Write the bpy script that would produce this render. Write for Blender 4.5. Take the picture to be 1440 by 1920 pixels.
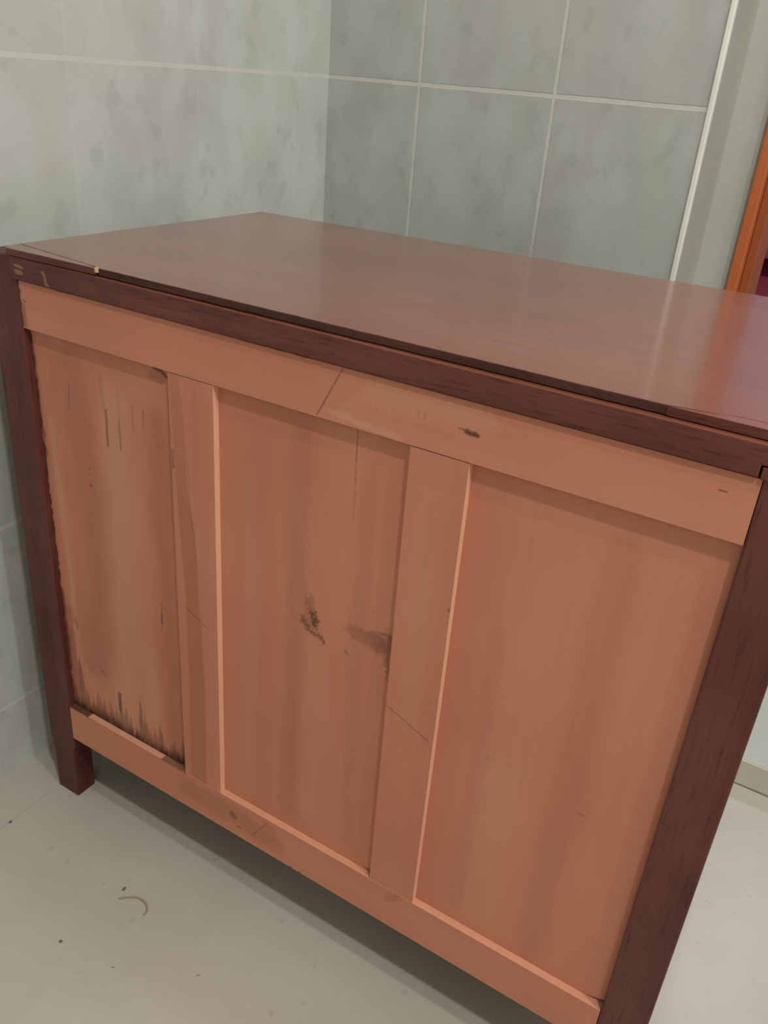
import bpy, bmesh, math, random
import numpy as np
from mathutils import Vector

random.seed(7)
for o in list(bpy.data.objects): bpy.data.objects.remove(o)
SC = bpy.context.scene
COL = SC.collection

# ---------------------------------------------------------------- camera
cam_d = bpy.data.cameras.new('camera'); cam = bpy.data.objects.new('camera', cam_d); COL.objects.link(cam)
cam.location = (0.8498, -0.5855, 0.9796)
cam.rotation_euler = tuple(math.radians(a) for a in (62.6605, -4.2071, 31.5848))
cam_d.sensor_width = 36; cam_d.lens = 1596.46/1920*36; cam_d.clip_start = 0.02
SC.camera = cam

# ---------------------------------------------------------------- world, light, exposure
w = bpy.data.worlds.new('world'); SC.world = w; w.use_nodes = True
w.node_tree.nodes['Background'].inputs[0].default_value = (0.9, 0.95, 1.0, 1)
w.node_tree.nodes['Background'].inputs[1].default_value = 0.02
SC.view_settings.view_transform = 'Standard'; SC.view_settings.look = 'None'
SC.view_settings.gamma = 1; SC.view_settings.use_curve_mapping = False
SC.view_settings.exposure = 0.0

def lamp(name, loc, power, size, col=(1, .97, .93), rot=(0, 0, 0)):
    d = bpy.data.lights.new(name, 'AREA'); d.shape = 'DISK'; d.size = size; d.energy = power; d.color = col
    o = bpy.data.objects.new(name, d); COL.objects.link(o); o.location = loc; o.rotation_euler = rot
    return o
# a row of small ceiling spots in the tiled room, and the light of the room beyond the doorway
LZ = 2.62
GR = (.97, 1, .945)
lamp('ceiling_spot', (1.40, -0.80, LZ), 24, 0.10, GR)
lamp('ceiling_spot', (2.05, -0.46, LZ), 18, 0.10, GR)
lamp('ceiling_spot', (1.75, 0.35, LZ), 7, 0.10, GR)
lamp('ceiling_spot', (1.75, 0.48, LZ), 7, 0.10, GR)
# an added broad warm fill light behind the photographer, no known fixture
d_ = Vector((.1, .1, .3))-Vector((1.5, -2.1, 2.1))
lamp('fill_light', (1.5, -2.1, 2.1), 3.5, 0.5, (1, .93, .86), d_.to_track_quat('-Z', 'Y').to_euler())
lamp('hall_light', (0.9, 2.4, 2.38), 14, 0.5, (0.95, .93, 1.0))

# ---------------------------------------------------------------- materials
class NT:
    def __init__(s, name):
        s.m = bpy.data.materials.new(name); s.m.use_nodes = True; s.t = s.m.node_tree; s.n = s.t.nodes
        s.b = s.n['Principled BSDF']
    def new(s, t, **k):
        n = s.n.new(t)
        for a, v in k.items(): setattr(n, a, v)
        return n
    def link(s, a, b): s.t.links.new(a, b)
    def val(s, sock, v):
        if isinstance(v, bpy.types.NodeSocket): s.link(v, sock)
        else: sock.default_value = v
    def math(s, op, a, b=None, c=None, clamp=False):
        n = s.new('ShaderNodeMath', operation=op, use_clamp=clamp)
        s.val(n.inputs[0], a)
        if b is not None: s.val(n.inputs[1], b)
        if c is not None: s.val(n.inputs[2], c)
        return n.outputs[0]
    def ss(s, v, e0, e1, o0=0.0, o1=1.0):
        n = s.new('ShaderNodeMapRange', interpolation_type='SMOOTHSTEP')
        s.val(n.inputs[0], v); n.inputs[1].default_value = e0; n.inputs[2].default_value = e1
        n.inputs[3].default_value = o0; n.inputs[4].default_value = o1
        return n.outputs[0]
    def mix(s, f, a, b, mode='MIX'):
        n = s.new('ShaderNodeMix', data_type='RGBA', blend_type=mode)
        s.val(n.inputs[0], f); s.val(n.inputs[6], a); s.val(n.inputs[7], b)
        return n.outputs[2]
    def coord(s, scale=(1, 1, 1)):
        if not hasattr(s, '_tc'): s._tc = s.new('ShaderNodeTexCoord')
        mp = s.new('ShaderNodeMapping'); mp.inputs['Scale'].default_value = scale
        s.link(s._tc.outputs['Object'], mp.inputs[0]); return mp.outputs[0]
    def noise(s, scale=(1, 1, 1), sc=1.0, det=3, rough=.5, dist=0.0):
        n = s.new('ShaderNodeTexNoise'); s.link(s.coord(scale), n.inputs['Vector'])
        n.inputs['Scale'].default_value = sc; n.inputs['Detail'].default_value = det
        n.inputs['Roughness'].default_value = rough; n.inputs['Distortion'].default_value = dist
        return n.outputs[0]
    def xyz(s):
        n = s.new('ShaderNodeSeparateXYZ'); s.link(s.coord(), n.inputs[0]); return n.outputs
    def attr(s, name):
        n = s.new('ShaderNodeAttribute', attribute_name=name); return n.outputs['Fac']
    def bump(s, h, strength=.3, dist=.001):
        n = s.new('ShaderNodeBump'); n.inputs['Strength'].default_value = strength
        n.inputs['Distance'].default_value = dist; s.link(h, n.inputs['Height'])
        s.link(n.outputs[0], s.b.inputs['Normal'])
    def base(s, c): s.val(s.b.inputs['Base Color'], c)
    def rough(s, r): s.val(s.b.inputs['Roughness'], r)

def plain(name, col, rough=.6, coat=0, var=.06, sc=8, det=4):
    t = NT(name); n = t.noise(sc=sc, det=det)
    f = t.ss(n, .3, .7)
    a = tuple(c*(1-var) for c in col)+(1,); b = tuple(min(1, c*(1+var)) for c in col)+(1,)
    t.base(t.mix(f, a, b)); t.rough(rough); t.b.inputs['Coat Weight'].default_value = coat
    return t.m

def tiles(name, axis, u0, pu, z0, pz, grout=.0055, vis=(0.8, 0.8), gcol=(.66, .65, .60), bmp=.45, k=1.0):
    t = NT(name); X = t.xyz(); u = X[axis]; z = X[2]
    def dist(c, c0, p):
        f = t.math('FRACT', t.math('ADD', t.math('DIVIDE', t.math('SUBTRACT', c, c0), p), .5))
        return t.math('MULTIPLY', t.math('ABSOLUTE', t.math('SUBTRACT', f, .5)), p)
    wob = t.math('MULTIPLY', t.math('SUBTRACT', t.noise(sc=30, det=3), .5), .0022)
    du = t.math('ADD', dist(u, u0, pu), wob); dz = t.math('ADD', dist(z, z0, pz), wob)
    g = grout/2
    mu = t.ss(du, g*.7, g*1.15, 1, 0); mz = t.ss(dz, g*.85, g*1.3, 1, 0)
    nv = t.ss(t.noise(scale=(1, 1, .5), sc=6, det=2), .38, .62)
    cu = t.math('MULTIPLY', mu, t.math('MULTIPLY_ADD', nv, vis[1]-vis[0], vis[0]))
    m = t.math('MAXIMUM', cu, t.math('MULTIPLY', mz, .9))
    hm = t.math('MAXIMUM', mu, mz)
    # one tile differs from the next a little
    iu = t.math('FLOOR', t.math('DIVIDE', t.math('SUBTRACT', u, u0), pu))
    iz = t.math('FLOOR', t.math('DIVIDE', t.math('SUBTRACT', z, z0), pz))
    wn = t.new('ShaderNodeTexWhiteNoise', noise_dimensions='2D'); cb = t.new('ShaderNodeCombineXYZ')
    t.link(iu, cb.inputs[0]); t.link(iz, cb.inputs[1]); t.link(cb.outputs[0], wn.inputs['Vector'])
    big = t.ss(t.noise(scale=(1, 1, .6), sc=7, det=3), .3, .7)
    c = t.mix(big, (.430, .425, .415, 1), (.460, .470, .430, 1))
    c = t.mix(t.ss(t.noise(scale=(1, 1, .55), sc=17, det=2), .35, .7), c, (.50, .502, .485, 1))
    blot = t.ss(t.noise(scale=(1.1, 1.1, .9), sc=26, det=2.5, rough=.55, dist=.2), .55, .73)
    c = t.mix(t.math('MULTIPLY', blot, .45), c, (.33, .335, .31, 1))
    fine = t.ss(t.noise(sc=120, det=3), .55, .8)
    c = t.mix(t.math('MULTIPLY', fine, .15), c, (.33, .34, .31, 1))
    c = t.mix(t.math('MULTIPLY', wn.outputs[0], .06), c, (.8, .8, .75, 1))
    c = t.mix(1.0, c, (k, k*.995, k*.99, 1), 'MULTIPLY')
    c = t.mix(m, c, gcol+(1,))
    t.base(c); t.rough(t.math('MULTIPLY_ADD', hm, .35, .28))
    t.bump(t.math('ADD', t.math('SUBTRACT', 1.0, hm), t.math('MULTIPLY', t.noise(sc=22, det=2), .25)), bmp, .0015)
    return t.m

def grain(name, ca, cb, axis, streak=(.6, 60), rough=.5, coat=0, dark=None, fine=.25, bumps=.15, coatr=.2, big=.5, spec=.3):
    """wood with the grain along the given axis; 'stain' and 'pale' attributes carry the marks"""
    t = NT(name)
    s = [streak[1]]*3; s[axis] = streak[0]
    n1 = t.noise(scale=tuple(s), sc=.25, det=3, dist=.3)
    n2 = t.noise(scale=tuple(v*3.5 if i != axis else v*5 for i, v in enumerate(s)), sc=1, det=4, rough=.6)
    n3 = t.noise(scale=(1, 1, 1), sc=5, det=2)
    f = t.math('ADD', t.math('MULTIPLY', t.ss(n1, .3, .7), 1-big), t.math('MULTIPLY', t.ss(n3, .3, .7), big))
    c = t.mix(f, ca+(1,), cb+(1,))
    dk = dark or tuple(v*.55 for v in ca)
    c = t.mix(t.math('MULTIPLY', t.ss(n2, .5, .8), fine), c, dk+(1,))
    c = t.mix(t.attr('pale'), c, (.62, .36, .22, 1))
    c = t.mix(t.attr('red'), c, (.37, .125, .075, 1))
    c = t.mix(t.attr('stain'), c, (.055, .022, .014, 1))
    t.base(c); t.rough(rough); t.b.inputs['Coat Weight'].default_value = coat
    t.b.inputs['Coat Roughness'].default_value = coatr
    t.b.inputs['Specular IOR Level'].default_value = spec
    t.bump(n2, bumps, .0006)
    return t.m

M = {}
M['pine_v'] = grain('pale_back_wood_upright', (.535, .192, .117), (.60, .238, .149), 2, (.8, 70), .62, fine=.12)
M['pine_h'] = grain('pale_back_wood_level', (.535, .192, .117), (.60, .238, .149), 0, (.9, 60), .62, fine=.12)
M['pine_edge'] = grain('lit_pale_wood_edge', (.80, .42, .28), (.86, .48, .33), 2, (.9, 60), .6, fine=.1)  # paler than the boards: light caught by the stile sides put into colour
M['pine_edge2'] = grain('lit_wood_top_edge', (.62, .27, .165), (.68, .33, .21), 0, (.9, 60), .6, fine=.15)  # paler too: light on the lower board's top edge put into colour
M['mah_v'] = grain('dark_stained_wood_upright', (.075, .016, .013), (.150, .046, .038), 2, (4, 90), .45, fine=.85, dark=(.03, .008, .007), bumps=.4)
M['mah_h'] = grain('dark_stained_wood_level', (.075, .016, .013), (.190, .060, .047), 0, (6, 110), .42, fine=.85, dark=(.03, .008, .007), bumps=.4)
M['top'] = grain('polished_top_wood', (.19, .052, .030), (.265, .080, .046), 0, (1.6, 40), .42, coat=1.0, coatr=.14, fine=.42, bumps=.05, dark=(.12, .035, .02), big=.55)
M['edge'] = grain('worn_raw_edge', (.035, .012, .009), (.10, .038, .026), 0, (30, 300), .7, fine=.9, dark=(.03, .01, .008), bumps=.8)
M['void'] = plain('unfinished_inside', (.12, .06, .04), .9)
M['tile_b'] = tiles('marbled_tiles_back', 0, .102, .2304, .9665, .2823, vis=(.15, .8), k=1.05)
M['tile_l'] = tiles('marbled_tiles_left_lit', 1, .195, .2265, .9665, .2823, vis=(.0, .22), gcol=(.62, .62, .575), bmp=.12, k=1.17)  # same tile tinted lighter by k: stronger light on this wall put into colour
M['white'] = plain('white_plaster', (.50, .50, .455), .7, var=.03)
M['reveal'] = plain('shaded_plaster_reveal', (.40, .39, .34), .8, var=.04)  # plaster made darker: weaker light on the return face put into colour
M['ceil'] = plain('ceiling_white', (.72, .72, .70), .8)
M['lav'] = plain('lavender_paint', (.62, .56, .68), .8)
M['orange'] = grain('orange_varnished_wood', (.50, .125, .040), (.58, .155, .05), 2, (1, 60), .35, coat=.3)
M['orange2'] = grain('darker_varnished_wood', (.33, .085, .035), (.40, .11, .04), 2, (1, 60), .4)
M['maroon'] = plain('maroon_cloth', (.20, .012, .03), .9)
M['pink'] = plain('pink_cloth', (.62, .25, .42), .9)
M['trim'] = plain('white_trim', (.85, .85, .78), .3)
M['skirt'] = plain('beige_tile_edge', (.64, .60, .52), .5)
M['mortar'] = plain('grey_joint', (.22, .21, .17), .9)
M['brass'] = plain('aged_brass', (.45, .30, .10), .35)
M['brass'].node_tree.nodes['Principled BSDF'].inputs['Metallic'].default_value = 1
M['fibre'] = plain('tan_fibre', (.33, .25, .15), .7)
M['speck'] = plain('grey_grit', (.13, .12, .10), .9)

def floor_mat():
    t = NT('pale_floor_tiles'); X = t.xyz()
    def line(c, c0, p, g):
        f = t.math('FRACT', t.math('ADD', t.math('DIVIDE', t.math('SUBTRACT', c, c0), p), .5))
        d = t.math('MULTIPLY', t.math('ABSOLUTE', t.math('SUBTRACT', f, .5)), p)
        return t.ss(d, g*.5, g, 1, 0)
    j = t.math('MAXIMUM', line(X[0], .003, 1.5, .0016), line(X[1], -.62, 1.5, .0016))
    n = t.ss(t.noise(sc=3.5, det=4), .3, .7)
    c = t.mix(n, (.450, .408, .350, 1), (.500, .456, .396, 1))
    c = t.mix(t.math('MULTIPLY', t.ss(t.noise(sc=16, det=3), .55, .75), .22), c, (.41, .37, .31, 1))
    spots = t.ss(t.noise(sc=45, det=1, dist=.3), .70, .78)
    c = t.mix(t.math('MULTIPLY', spots, .35), c, (.30, .27, .23, 1))
    c = t.mix(t.math('MULTIPLY', j, .28), c, (.25, .23, .2, 1))
    t.base(c); t.rough(.34)
    t.bump(t.noise(sc=9, det=2), .06, .002)
    return t.m
M['floor'] = floor_mat()

# ---------------------------------------------------------------- mesh helpers
def obj(name, bm, mat, parent=None, smooth=False, bevel=0.0, seg=2):
    bmesh.ops.recalc_face_normals(bm, faces=bm.faces[:])
    me = bpy.data.meshes.new(name); bm.to_mesh(me); bm.free()
    if isinstance(mat, (list, tuple)):
        for m in mat: me.materials.append(m)
    else: me.materials.append(mat)
    o = bpy.data.objects.new(name, me); COL.objects.link(o)
    if smooth: me.polygons.foreach_set('use_smooth', [True]*len(me.polygons))
    if bevel:
        b = o.modifiers.new('bevel', 'BEVEL'); b.width = bevel; b.segments = seg; b.limit_method = 'ANGLE'
    if parent: o.parent = parent
    return o

def add_prism(bm, poly, a, b, axis=2, mi=0):
    """extrude a 2-D polygon between a and b along axis"""
    def P(u, v, w):
        return {2: (u, v, w), 1: (u, w, v), 0: (w, u, v)}[axis]
    lo = [bm.verts.new(P(u, v, a)) for u, v in poly]; hi = [bm.verts.new(P(u, v, b)) for u, v in poly]
    fs = [bm.faces.new(lo), bm.faces.new(hi)]
    for i in range(len(poly)):
        j = (i+1) % len(poly); fs.append(bm.faces.new((lo[i], lo[j], hi[j], hi[i])))
    for f in fs: f.material_index = mi
    return lo, hi

def add_box(bm, x0, x1, y0, y1, z0, z1, mi=0):
    return add_prism(bm, [(x0, y0), (x1, y0), (x1, y1), (x0, y1)], z0, z1, 2, mi)

def box(name, x0, x1, y0, y1, z0, z1, mat, parent=None, bevel=0.0):
    bm = bmesh.new(); add_box(bm, x0, x1, y0, y1, z0, z1); return obj(name, bm, mat, parent, bevel=bevel)

def struct(o): o['kind'] = 'structure'; return o

_rng = np.random.RandomState(11); _T = _rng.rand(64, 64)
def vnoise(x, y):
    xi = np.floor(x).astype(int); yi = np.floor(y).astype(int); fx = x-xi; fy = y-yi
    fx = fx*fx*(3-2*fx); fy = fy*fy*(3-2*fy)
    g = lambda i, j: _T[i % 64, j % 64]
    return (g(xi, yi)*(1-fx)+g(xi+1, yi)*fx)*(1-fy)+(g(xi, yi+1)*(1-fx)+g(xi+1, yi+1)*fx)*fy
def fbm(x, y): return .5*vnoise(x, y)+.3*vnoise(2.1*x+7, 2.1*y+3)+.2*vnoise(4.3*x+1, 4.3*y+9)

def stroke(X, Z, pts, wdt, k=1.0, rag=.4, fs=(300, 120), soft=.5):
    """mark along a polyline (or a spot): half width wdt in metres, ragged by noise"""
    pts = [np.array(p, float) for p in pts]
    if len(pts) == 1: pts = pts*2
    D = np.full(X.shape, 9.0)
    for a, b in zip(pts[:-1], pts[1:]):
        d = b-a; L = max(d@d, 1e-12); t = np.clip(((X-a[0])*d[0]+(Z-a[1])*d[1])/L, 0, 1)
        D = np.minimum(D, np.hypot(X-a[0]-t*d[0], Z-a[1]-t*d[1]))
    n = fbm(X*fs[0], Z*fs[1])
    d = D/wdt+(n-.5)*2*rag
    s = np.clip((1+soft-d)/(2*soft), 0, 1)
    return k*s*s*(3-2*s)

def board(name, poly_or_rect, y0, y1, mat, parent, res=.003, paint=None, bevel=0.0, cut=None, side=None):
    """board standing in the back of the chest: gridded front face at y0, plain sides and back at y1"""
    x0, x1, z0, z1 = poly_or_rect
    nx = max(2, int((x1-x0)/res)+1); nz = max(2, int((z1-z0)/res)+1)
    xs = np.linspace(x0, x1, nx); zs = np.linspace(z0, z1, nz)
    X, Z = np.meshgrid(xs, zs)
    Zg = Z.copy()
    if cut is not None: Zg = cut(X, Z)
    Y = np.full(X.shape, y0)
    V = np.stack([X, Y, Zg], -1).reshape(-1, 3)
    idx = np.arange(nx*nz).reshape(nz, nx)
    F = np.stack([idx[:-1, :-1], idx[:-1, 1:], idx[1:, 1:], idx[1:, :-1]], -1).reshape(-1, 4).tolist()
    ring = list(idx[0, :])+list(idx[1:, -1])+list(idx[-1, -2::-1])+list(idx[-2:0:-1, 0])
    ring = [int(i) for i in ring]
    base = len(V); R = V[ring].copy(); R[:, 1] = y1; V = np.vstack([V, R]); n = len(ring)
    for i in range(n):
        j = (i+1) % n; F.append([ring[j], ring[i], base+i, base+j])
    F.append([base+i for i in range(n)][::-1])
    me = bpy.data.meshes.new(name); me.from_pydata(V.tolist(), [], F); me.materials.append(mat)
    if side:
        me.materials.append(side); nf = (nx-1)*(nz-1)
        me.polygons.foreach_set('material_index', [0]*nf+[1]*(len(F)-nf))
    o = bpy.data.objects.new(name, me); COL.objects.link(o)
    for k in ('stain', 'pale', 'red'):
        a = me.attributes.new(k, 'FLOAT', 'POINT')
        if paint and k in paint:
            vals = np.zeros(len(V)); g = np.zeros(X.shape)
            for fn in paint[k]: g = np.maximum(g, fn(X, Z))
            vals[:nx*nz] = np.clip(g, 0, 1).ravel(); vals[base:] = vals[ring]
            a.data.foreach_set('value', vals.astype(np.float32))
    o.parent = parent
    return o

def S(*a, **k): return lambda X, Z: stroke(X, Z, *a, **k)

# ---------------------------------------------------------------- the room
WX, WY = -.0749, .7417          # left wall plane, tiled back wall plane
struct(box('floor', -.2, 2.6, -2.4, 3.6, -.08, 0, M['floor']))
struct(box('ceiling', -1.6, 2.6, -2.4, 3.6, 2.7, 2.76, M['ceil']))
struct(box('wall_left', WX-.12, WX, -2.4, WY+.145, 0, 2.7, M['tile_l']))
bm = bmesh.new(); add_box(bm, WX, .5605, WY, WY+.145, 0, 2.7, 0)
wb = struct(obj('wall_back', bm, [M['tile_b'], M['reveal']]))
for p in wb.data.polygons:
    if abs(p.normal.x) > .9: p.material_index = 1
struct(box('trim_1', .5548, .5622, WY-.003, WY+.008, 0, 2.7, M['trim'], bevel=.0015))
# plastered wall with the doorway, set back behind the tiled wall
bm = bmesh.new()
add_box(bm, .5605, .613, .887, .99, 0, 2.7); add_box(bm, 1.50, 2.6, .887, .99, 0, 2.7); add_box(bm, .613, 1.50, .887, .99, 2.1, 2.7)
struct(obj('wall_doorway', bm, M['white']))
struct(box('wall_right', 2.5, 2.6, -2.4, .887, 0, 2.7, M['white']))
struct(box('wall_front', WX, 2.5, -2.4, -2.3, 0, 2.7, M['white']))
struct(box('wall_hall_far', -1.6, 2.6, 3.5, 3.6, 0, 2.7, M['lav']))
struct(box('wall_hall_left', -1.6, -1.5, .887, 3.5, 0, 2.7, M['lav']))
struct(box('wall_hall_near', -1.5, WX-.12, .887, .99, 0, 2.7, M['lav']))
struct(box('wall_hall_right', 2.5, 2.6, .99, 3.5, 0, 2.7, M['lav']))
struct(box('floor_hall', -1.6, -.2, .887, 3.6, -.08, 0, M['floor']))
# door frame of the doorway
bm = bmesh.new()
add_box(bm, .6135, .6300, .877, 1.0, 0, 2.08); add_box(bm, 1.4835, 1.50, .877, 1.0, 0, 2.08); add_box(bm, .6135, 1.50, .877, 1.0, 2.08, 2.1)
df = struct(obj('door_1', bm, M['orange'], bevel=.002))
bm = bmesh.new(); add_box(bm, .6300, .6450, .90, .99, 0, 2.065); add_box(bm, 1.4685, 1.4835, .90, .99, 0, 2.065)
obj('door_stop', bm, M['orange2'], df, bevel=.002)
# raised threshold in front of the doorway, with a beige edge
st = struct(box('trim_2', .5700, 2.5, .6260, .8865, .0, .0500, M['white'], bevel=.001))
box('riser_face', .5700, 2.5, .6235, .6260, .0025, .0485, M['skirt'], st)
box('joint', .5700, 2.5, .6225, .6262, 0.0, .0025, M['mortar'], st)

# ---------------------------------------------------------------- the chest, seen from its back
ch = bpy.data.objects.new('chest_of_drawers', None); COL.objects.link(ch)
ch['label'] = 'old reddish-brown wooden chest showing its bare pale back, standing in the tiled corner'
ch['category'] = 'chest of drawers'

X0, X1 = 0.0, .8542; PL, PR = .0488, .8103
ZR, ZRB, ZPB, ZBT, ZBB = .780, .7556, .7031, .1735, .1165
ZT = .7882; DEP = .445; YP = .0092
# four legs; the feet step in a little near the floor
def leg(x0, x1, y0, y1, ztop, foot=True):
    bm = bmesh.new()
    e = .0045 if foot else 0
    zz = [(0, e), (.088, e*.9), (.096, 0), (ztop, 0)]
    rings = []
    fx = [(x0, y0), (x1, y0), (x1, y1), (x0, y1)]
    for z, s in zz:
        rings.append([bm.verts.new((x+(s*.5 if x == x0 else -s*1.3), y+(s*.4 if y == y0 else -s*.5), z)) for x, y in fx])
    for a, b in zip(rings[:-1], rings[1:]):
        for i in range(4): bm.faces.new((a[i], a[(i+1) % 4], b[(i+1) % 4], b[i]))
    bm.faces.new(rings[0][::-1]); bm.faces.new(rings[-1])
    return obj('leg', bm, M['mah_v'], ch, bevel=.0018)
leg(X0, PL, 0, .036, ZR-.0004)
leg(PR, X1, 0, .036, ZR-.0004)
leg(X0, PL, DEP-.036, DEP, ZR-.0004)
leg(PR, X1, DEP-.036, DEP, ZR-.0004)

# dark top rail, lapped over the legs
bm = bmesh.new()
add_prism(bm, [(.0425, ZRB), (.8065, ZRB), (.8065, ZRB+.0095), (.846, ZRB+.0095), (.846, ZR), (.0425, ZR)], -.0022, .024, 1)
rail = obj('top_rail', bm, M['mah_h'], ch, bevel=.0012)
rail.data.materials.append(M['top'])
for p in rail.data.polygons:
    if p.normal.z > .9: p.material_index = 1  # lit look of the rail's top face put in with lighter wood
def rail_paint():
    me = rail.data
    for k in ('stain', 'pale', 'red'): me.attributes.new(k, 'FLOAT', 'POINT')
rail_paint()
box('joint_block', .8078, .8490, -.0020, .02, ZRB-.0008, ZRB+.0085, M['mah_h'], ch, bevel=.001)
# old glue and wear marks on the rail
def flake(pts, th=.0005, y=-.0023, col='glue', dx=.0245):
    bm = bmesh.new(); add_prism(bm, [(u+dx, v) for u, v in pts], y-th, y+.001, 1)
    return obj('glue_mark', bm, M[col], ch, bevel=.0002)
M['glue'] = grain('dull_glue_smear', (.24, .11, .085), (.29, .15, .115), 0, (9, 90), .6, fine=.5)
flake([(.0255, .7722), (.030, .7728), (.037, .7722), (.0415, .7702), (.0405, .7685), (.034, .7690), (.0265, .7700)])
flake([(.0262, .7672), (.034, .7672), (.0395, .7660), (.0385, .7622), (.030, .7612), (.0268, .7630)])
flake([(.0760, .7700), (.0800, .7722), (.0830, .7705), (.0842, .7660), (.0850, .7610), (.0885, .7572), (.0820, .7570), (.0812, .7620), (.0805, .7668), (.0790, .7690)], dx=.0155)

# pale framing boards of the back
SB = [S([(.4669, .7520), (.4427, .7049)], .00065, .62, rag=.6, soft=.8),
      S([(.5890, .7292), (.5980, .7284)], .0020, .85, rag=1.0, fs=(260, 700)), S([(.582, .7300), (.588, .7296)], .0008, .6),
      S([(.7850, .7387), (.7899, .7386)], .0007, .75), S([(.545, .735), (.545, .729)], .0005, .35), S([(.55, .735), (.55, .729)], .0005, .35),
      S([(.0496, .7555), (.0496, .705)], .0016, .85, rag=1.0, fs=(60, 260)),
      S([(.052, .745), (.052, .742)], .002, .5, rag=1), S([(.053, .734), (.058, .733)], .0012, .6, rag=1),
      S([(.052, .727), (.053, .708)], .0045, .38, rag=.5), S([(.11, .7552), (.13, .7552)], .0012, .6, rag=1), S([(.35, .7552), (.43, .7552)], .0010, .6, rag=1.6, fs=(90, 90))]
board('upper_back_board', (PL+.0004, PR-.0004, ZPB, ZRB-.0012), .0010, .022, M['pine_h'], ch, .0011,
      {'stain': SB, 'pale': [S([(.50, .738), (.60, .742)], .010, .22, rag=1), S([(.46, .711), (.53, .7075)], .003, .4, rag=1.5, fs=(70, 300))]})
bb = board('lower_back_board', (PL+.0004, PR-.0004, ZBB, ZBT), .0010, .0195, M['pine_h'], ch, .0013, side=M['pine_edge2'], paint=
      {'stain': [S([(.3385, .1492), (.343, .1472)], .0042, .40, rag=1.0), S([(.349, .134), (.352, .133)], .0020, .5, rag=1), S([(.3938, .1674), (.3692, .1307)], .0005, .40, rag=.7),
                 S([(.567, .160), (.576, .170)], .005, .20, rag=1.2), S([(.047, .1735), (.085, .1735)], .0014, .9, rag=1.2, fs=(150, 150)),
                 S([(.222, .1735), (.262, .1735)], .0012, .7, rag=1.2, fs=(150, 150)), S([(.43, .117), (.46, .117)], .0006, .8, rag=2)],
       'red': [S([(.27, .150), (.40, .145)], .016, .45, rag=.8, fs=(40, 60))]})

# two stiles
def tband(X, Z):
    xr = np.interp(Z, [.21, .32, .3955, .4656, .5313, .5556, .5871, .6479, .7008], [.2977, .2993, .2969, .2938, .2909, .2874, .2828, .2819, .2767])
    xl = np.interp(Z, [.197, .3077, .4349, .5237, .6106, .6858], [.2727, .2738, .2753, .2693, .2662, .2640])
    n = (fbm(X*60, Z*14)-.5)*.002
    a = np.clip((xr+n-X)/.0016+.5, 0, 1)*np.clip((X-xl-n)/.0022+.5, 0, 1)
    return a*np.interp(Z, [.2, .3, .55, .70], [.55, .62, .60, .30])
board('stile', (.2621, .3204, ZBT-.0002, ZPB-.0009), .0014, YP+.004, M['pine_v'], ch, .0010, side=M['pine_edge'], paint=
      {'red': [tband], 'stain': [S([(.2711, .4311), (.3077, .4134)], .0005, .5, rag=.5), S([(.2836, .62), (.2868, .55), (.2925, .49)], .0005, .30, rag=.7),
                                 S([(.2636, .62), (.2645, .60)], .0015, .5, rag=1)]})
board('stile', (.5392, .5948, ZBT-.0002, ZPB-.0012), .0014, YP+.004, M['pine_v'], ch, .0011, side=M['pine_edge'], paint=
      {'stain': [S([(.5400, .4232), (.5905, .4025)], .0006, .55, rag=.6, soft=.7), S([(.5935, .560), (.5935, .557)], .001, .6)],
       'pale': [S([(.566, .66), (.566, .42)], .015, .12, rag=.8)]})

# three recessed panels; the lower right corners do not fill the frame
def clip_corner(x1, w, h):
    def f(X, Z):
        lo = ZBT-.004+np.clip((X-(x1-w))/w, 0, 1)*h
        t = (Z-(ZBT-.004))/(ZPB+.004-(ZBT-.004))
        return lo+t*(ZPB+.004-lo)
    return f
P1X = (PL-.012, .2660); P2X = (.3160, .5440); P3X = (.5900, PR+.006)
def flames(X, Z):
    sp = [(.052, .030), (.0600, .016), (.0703, .060), (.0790, .020), (.0900, .012), (.1000, .020), (.1120, .013), (.1240, .018), (.1340, .020), (.1425, .030), (.1520, .032),
          (.1600, .030), (.1700, .022), (.1805, .050), (.1880, .034), (.1960, .020), (.2040, .030), (.2140, .044), (.2230, .016), (.2300, .018), (.2370, .026), (.2450, .016), (.2530, .040), (.2600, .05)]
    H = np.zeros(X.shape)
    for x, h in sp: H = np.maximum(H, h*np.clip(1-np.abs(X+.003*(fbm(Z*120+x*900, X*0)-.5)-x)/(.0045+.004*((x*7919)%1)), 0, 1)**.6)*(.8+.5*((x*3571)%1))
    H = H*(.8+.4*fbm(X*420, Z*0+3))+.005
    z = (Z-ZBT)
    v = np.clip((H-z)/.014, 0, 1)*(.7+.6*fbm(X*260, Z*60))
    return v*(.45+.55*np.clip(1-z/.018, 0, 1))
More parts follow.
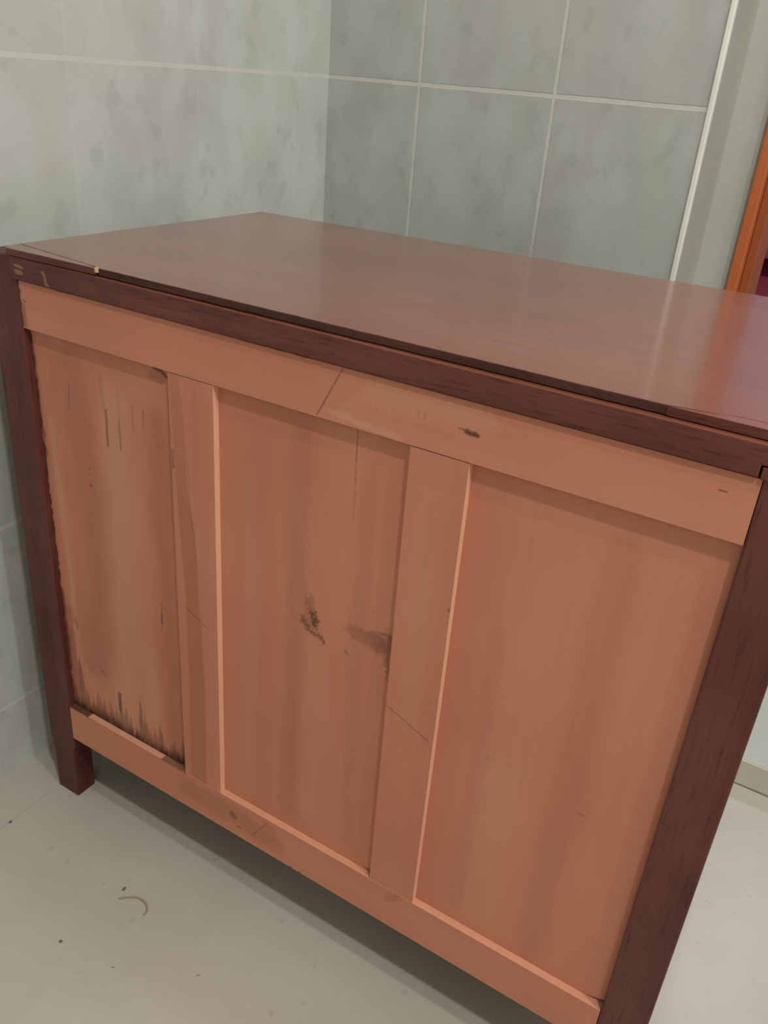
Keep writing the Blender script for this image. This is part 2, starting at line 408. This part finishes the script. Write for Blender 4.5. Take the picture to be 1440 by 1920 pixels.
p1 = {'stain': [flames,
        S([(.0495, .70), (.0494, .40), (.0494, .17)], .0018, .9, rag=1.2, fs=(40, 150)),
        S([(.050, .68), (.0505, .55)], .0034, .45, rag=1.1, fs=(30, 90)), S([(.051, .36), (.0520, .24)], .0035, .55, rag=1.0, fs=(30, 90)),
        S([(.16, .6331), (.1589, .5921)], .0016, .50, rag=.6, fs=(300, 40)), S([(.1795, .626), (.1791, .592)], .0013, .45, rag=.6, fs=(300, 40)),
        S([(.2007, .6496), (.2003, .6181)], .0014, .22, rag=.6, fs=(300, 40)), S([(.1037, .6497), (.1010, .6199)], .0011, .30, rag=.6),
        S([(.2168, .6478), (.2153, .6295)], .0009, .35, rag=.6), S([(.1805, .665), (.1797, .60)], .002, .12), S([(.155, .67), (.157, .63)], .003, .14),
        S([(.1427, .2360), (.1424, .208)], .0030, .72, rag=.4, fs=(200, 50)), S([(.1430, .207), (.1430, .185)], .0022, .45, rag=.5),
        S([(.0706, .224), (.0706, .200)], .0012, .55), S([(.1146, .2595), (.118, .256)], .0014, .55, rag=.8), S([(.108, .266), (.113, .261)], .002, .22, rag=.8),
        S([(.2283, .412), (.2280, .400)], .0012, .35), S([(.2278, .397), (.2270, .384)], .0018, .50, rag=.6), S([(.2268, .380), (.2262, .372)], .0010, .3),
        S([(.1255, .5529)], .0012, .55, rag=.9), S([(.1240, .545)], .0012, .35, rag=.9), S([(.1249, .5320)], .0016, .55, rag=.9), S([(.1422, .5698)], .0013, .45),
        S([(.2355, .6990), (.246, .6975), (.2540, .6915)], .0017, .75, rag=.9), S([(.232, .690), (.247, .689)], .0045, .22, rag=1.0), S([(.222, .702), (.224, .7015)], .001, .8),
        S([(.058, .335), (.065, .318)], .007, .20, rag=.9), S([(.072, .325), (.074, .31)], .002, .35, rag=.9), S([(.158, .315)], .0013, .2), S([(.2575, .628), (.2585, .61)], .0022, .5, rag=.9),
        S([(.2605, .21), (.2605, .17)], .0015, .9, rag=.8)],
      'pale': [S([(.172, .64), (.165, .48), (.150, .19)], .024, .30, rag=.7, fs=(50, 8), soft=.8), S([(.152, .60), (.160, .42), (.158, .30)], .006, .22, rag=.8, fs=(90, 10)),
               S([(.066, .60), (.070, .45), (.072, .26)], .005, .32, rag=.8, fs=(90, 10)), S([(.200, .33), (.200, .22)], .014, .22, rag=.8, fs=(60, 10)),
               S([(.185, .42), (.180, .30)], .010, .18, rag=.8, fs=(60, 10))],
      'red': [S([(.105, .67), (.118, .55), (.118, .40), (.105, .27)], .026, .50, rag=.7, fs=(50, 9), soft=.8), S([(.235, .64), (.235, .45), (.238, .20)], .016, .42, rag=.7, fs=(60, 9), soft=.8),
              S([(.055, .30), (.060, .18)], .008, .75, rag=.8, fs=(60, 20)), S([(.095, .182), (.13, .178)], .010, .5, rag=.8)]}
board('panel', P1X+(ZBT-.004, ZPB+.004), YP, YP+.005, M['pine_v'], ch, .0012, p1, cut=clip_corner(.2621, .028, .0105))
p2 = {'stain': [S([(.4365, .5030), (.4395, .4930)], .0055, .30, rag=1.3, fs=(330, 330)), S([(.4412, .4870), (.4425, .4770)], .0050, .72, rag=1.5, fs=(420, 420)),
        S([(.4300, .4740), (.4365, .4690)], .0042, .55, rag=1.5, fs=(420, 420)), S([(.4360, .4655), (.4440, .4630), (.4545, .4630)], .0018, .62, rag=1.6, fs=(420, 420)),
        S([(.4500, .4655), (.4560, .4580)], .0022, .55, rag=1.4, fs=(420, 420)),
        S([(.4870, .4870), (.5080, .4870)], .0065, .18, rag=1.5, fs=(200, 260)), S([(.5160, .4890), (.5260, .4790)], .0085, .26, rag=1.4, fs=(220, 300)),
        S([(.5300, .4900), (.5370, .4700)], .0095, .42, rag=1.4, fs=(200, 320)), S([(.5365, .4600), (.5375, .4480)], .0050, .45, rag=1.3, fs=(220, 360)),
        S([(.4835, .4590), (.4870, .4560)], .0018, .40, rag=1.0), S([(.4850, .4400)], .0020, .35, rag=1.2),
        S([(.4814, .7000), (.4824, .6446)], .00065, .45, rag=.8, fs=(200, 200)), S([(.4826, .640), (.4830, .61)], .0005, .2),
        S([(.512, .5175)], .0008, .5), S([(.4175, .4830)], .0009, .4)],
      'pale': [S([(.362, .62), (.362, .20)], .010, .10, rag=.8, fs=(60, 8)), S([(.445, .44), (.445, .22)], .014, .14, rag=.8, fs=(60, 8)), S([(.4350, .5060)], .0016, .8, rag=1.0),
               S([(.4360, .4640)], .0012, .8, rag=1), S([(.4460, .4790)], .0010, .7, rag=1), S([(.4460, .4640)], .0010, .7, rag=1), S([(.4197, .4845)], .0008, .7)],
      'red': [S([(.420, .69), (.418, .45), (.416, .20)], .012, .35, rag=.7, fs=(60, 8), soft=.8), S([(.500, .66), (.497, .45), (.50, .20)], .009, .22, rag=.7, fs=(60, 8), soft=.8),
              S([(.4300, .4880), (.4400, .4760)], .009, .45, rag=1, fs=(150, 150)), S([(.4950, .4860), (.5300, .4800)], .010, .50, rag=1, fs=(150, 150))]}
board('panel', P2X+(ZBT-.004, ZPB+.004), YP, YP+.005, M['pine_v'], ch, .0012, p2, cut=clip_corner(.5392, .024, .0095))
p3 = {'stain': [S([(.742, .395), (.748, .3945)], .0009, .35), S([(.650, .41)], .0008, .3)],
      'pale': [S([(.67, .60), (.67, .20)], .020, .10, rag=.8, fs=(40, 8), soft=.9)],
      'red': [S([(.730, .66), (.727, .20)], .014, .25, rag=.7, fs=(40, 7), soft=.9), S([(.640, .55), (.640, .2)], .008, .2, rag=.7, fs=(40, 8), soft=.8)]}
board('panel', P3X+(ZBT-.004, ZPB+.004), YP, YP+.005, M['pine_v'], ch, .002, p3, cut=clip_corner(PR, .030, .0110))

# the top: a polished slab whose back edge is worn away; the lipping survives at both ends
YN = .0012
def slab(poly, z0, z1, rough_from=None):
    bm = bmesh.new(); add_prism(bm, poly, z0, z1, 2); return bm
main = [(.0352, .0196), (.1625, .0053), (.1700, .0030)]
xs = np.linspace(.1760, .700, 60)
for x in xs: main.append((float(x), float(np.interp(x, [.17, .35, .6], [.0008, .0020, .0042]))+.0016*float(fbm(np.array([x*300.]), np.array([2.]))[0]-.5)*1.3))
main += [(.735, .0046), (.7700, .0120), (.7850, .0172), (.8290, .0190), (.8290, .4655), (.7000, .4605), (.5, .4505), (.3, .4405), (.0355, .4272)]
top = obj('top', slab(main, ZR+.0007, ZT), M['top'], ch, bevel=.0008)
top.data.materials.append(M['edge'])
for p in top.data.polygons:
    if abs(p.normal.z) < .5 and p.center.y < .01 and p.center.x > .165: p.material_index = 1
obj('edge_strip', slab([(.0405, -.0026), (.0440, -.0045), (.1010, -.0026), (.1735, -.0010), (.1732, .0022), (.1690, .0026), (.1610, .0046), (.0346, .0186), (.0366, .0060)], ZR+.0007, ZT-.0001), [M['top'], M['mah_h']], ch, bevel=.0010)
obj('edge_strip', slab([(.7365, .0038), (.829, .0040), (.829, .0184), (.7855, .0166), (.7705, .0114)], ZR+.0007, ZT-.0001), [M['top'], M['mah_h']], ch, bevel=.0006)
for o_ in list(ch.children):
    if o_.name.startswith('edge_strip'):
        for p in o_.data.polygons:
            if abs(p.normal.z) < .5: p.material_index = 1
bm = bmesh.new()
add_prism(bm, [(.1722, -.0016), (.1745, -.0022), (.1765, -.0012), (.1758, .0012), (.1738, .0006), (.1728, .0022), (.1715, .0020), (.1728, .0002)], ZR+.004, ZT+.0004)
sp = obj('splinter', bm, plain('fresh_split_wood', (.62, .40, .26), .8), ch, bevel=.0002); sp['label'] = 'pale broken splinter'

# sides, bottom board, front with three drawers (turned to the wall)
box('side_panel', .012, .028, .036, DEP-.036, .10, ZR, M['mah_v'], ch)
box('side_panel', .826, .842, .036, DEP-.036, .10, ZR, M['mah_v'], ch)
box('bottom_board', .028, .826, .020, DEP-.02, .118, .130, M['void'], ch)
box('inner_liner', .028, .826, .0250, .0300, .131, .77, M['void'], ch)
box('front_rail', PL, PR, DEP-.022, DEP-.002, .100, .125, M['mah_h'], ch, bevel=.001)
box('front_rail', PL, PR, DEP-.022, DEP-.002, .755, ZR, M['mah_h'], ch, bevel=.001)
for z0, z1 in ((.130, .345), (.350, .560), (.565, .750)):
    d = box('drawer', PL+.002, PR-.002, DEP-.030, DEP-.004, z0, z1, M['mah_h'], ch, bevel=.002)
    for kx in (.22, .64):
        bm = bmesh.new(); bmesh.ops.create_uvsphere(bm, u_segments=16, v_segments=10, radius=.014)
        bmesh.ops.translate(bm, verts=bm.verts[:], vec=(kx, DEP+.012, (z0+z1)/2))
        add_box(bm, kx-.005, kx+.005, DEP-.005, DEP+.006, (z0+z1)/2-.005, (z0+z1)/2+.005)
        obj('knob', bm, M['brass'], d, smooth=True)

# ---------------------------------------------------------------- small litter on the floor
def tube(pts, rad):
    bm = bmesh.new(); prev = None; n = len(pts)
    for i, p in enumerate(pts):
        p = Vector(p); a = Vector(pts[max(i-1, 0)]); b = Vector(pts[min(i+1, n-1)]); d = (b-a).normalized()
        s = d.cross(Vector((0, 0, 1))).normalized(); u = s.cross(d)
        r = rad*(.5 if i in (0, n-1) else 1)
        ring = [bm.verts.new(p+s*math.cos(q)*r+u*math.sin(q)*r*.6) for q in [k*math.tau/8 for k in range(8)]]
        if prev:
            for k in range(8): bm.faces.new((prev[k], prev[(k+1) % 8], ring[(k+1) % 8], ring[k]))
        else: bm.faces.new(ring[::-1])
        prev = ring
    bm.faces.new(prev); return bm
def smooth_path(P, n=24):
    P = [np.array(p) for p in P]; P = [2*P[0]-P[1]]+P+[2*P[-1]-P[-2]]; out = []
    m = len(P)-3
    for i in range(n+1):
        t = i/n*m; k = min(int(t), m-1); t -= k; a, b, c, d = P[k:k+4]
        out.append(tuple(.5*((2*b)+(-a+c)*t+(2*a-5*b+4*c-d)*t*t+(-a+3*b-3*c+d)*t**3)))
    return out
o = obj('fibre_curl', tube(smooth_path([(.2215, -.0880, .0011), (.2300, -.0795, .0013), (.2395, -.0735, .0016), (.2490, -.0722, .0015), (.2575, -.0742, .0014), (.2630, -.0785, .0013), (.2655, -.0830, .0012), (.2650, -.0875, .0011)]), .0011), M['fibre'], smooth=True)
o['label'] = 'thin curved tan strand of fibre lying on the pale floor'; o['category'] = 'fibre'
def crumb(name, x, y, r, label, cat, mat, st=(1, 1, .7), rot=0.):
    bm = bmesh.new(); bmesh.ops.create_icosphere(bm, subdivisions=2, radius=r)
    for v in bm.verts: v.co *= .8+.4*random.random(); v.co.x *= st[0]; v.co.y *= st[1]; v.co.z *= st[2]
    lo = min(v.co.z for v in bm.verts)
    for v in bm.verts: v.co.z -= lo
    o = obj(name, bm, M[mat]); o.location = (x, y, 0); o.rotation_euler = (0, 0, rot)
    o['label'] = label; o['category'] = cat
    return o
crumb('dirt_crumb', .2100, -.1700, .0021, 'dark grey crumb alone on the pale floor, nearest the camera', 'crumb', 'speck')
crumb('dirt_crumb', .2165, -.0735, .0021, 'grey crumb on the floor just behind the curved tan strand', 'crumb', 'speck', (.8, 1.3, .7))
crumb('dirt_crumb', .0050, -.0855, .0017, 'tiny dark crumb on the floor joint near the left wall', 'crumb', 'speck', (1, 1.4, .6))
crumb('lint', .2870, -.1580, .0017, 'short thin brown bit of lint lying on the floor left of centre', 'lint', 'speck', (1.4, .25, .3), .6)
crumb('lint', .3780, -.1080, .0022, 'pale grey bit of lint on the floor, right of the curved strand', 'lint', 'fibre', (1.4, .25, .3), 1.0)

# ---------------------------------------------------------------- beyond the doorway
sofa = bpy.data.objects.new('armchair', None); COL.objects.link(sofa); sofa.location = (.45, 2.7, 0)
sofa['label'] = 'dark maroon upholstered seat glimpsed through the doorway beyond the chest'; sofa['category'] = 'armchair'
box('seat', -.42, .42, -.42, .35, .12, .44, M['maroon'], sofa, bevel=.04)
box('backrest', -.42, .42, .36, .50, .12, .60, M['maroon'], sofa, bevel=.05)
box('armrest', -.55, -.43, -.42, .50, .12, .50, M['maroon'], sofa, bevel=.04)
box('armrest', .43, .55, -.42, .50, .12, .50, M['maroon'], sofa, bevel=.04)
for lx, ly in ((-.48, -.36), (.48, -.36), (-.48, .44), (.48, .44)):
    box('leg', lx-.025, lx+.025, ly-.025, ly+.025, 0, .12, M['orange2'], sofa)
bm = bmesh.new(); bmesh.ops.create_cube(bm, size=1)
bmesh.ops.subdivide_edges(bm, edges=bm.edges[:], cuts=5, use_grid_fill=True)
for v in bm.verts:
    r = 1-.75*max(abs(v.co.x), abs(v.co.z))**3*2.2
    v.co.y *= max(.12, r); v.co = Vector((v.co.x*.42, v.co.y*.16, v.co.z*.36))
o = obj('cushion', bm, M['pink'], smooth=True); o.location = (.40, 2.82, .665); o.rotation_euler = (math.radians(-12), 0, 0)
o['label'] = 'pink cushion leaning on the maroon seat beyond the doorway'; o['category'] = 'cushion'
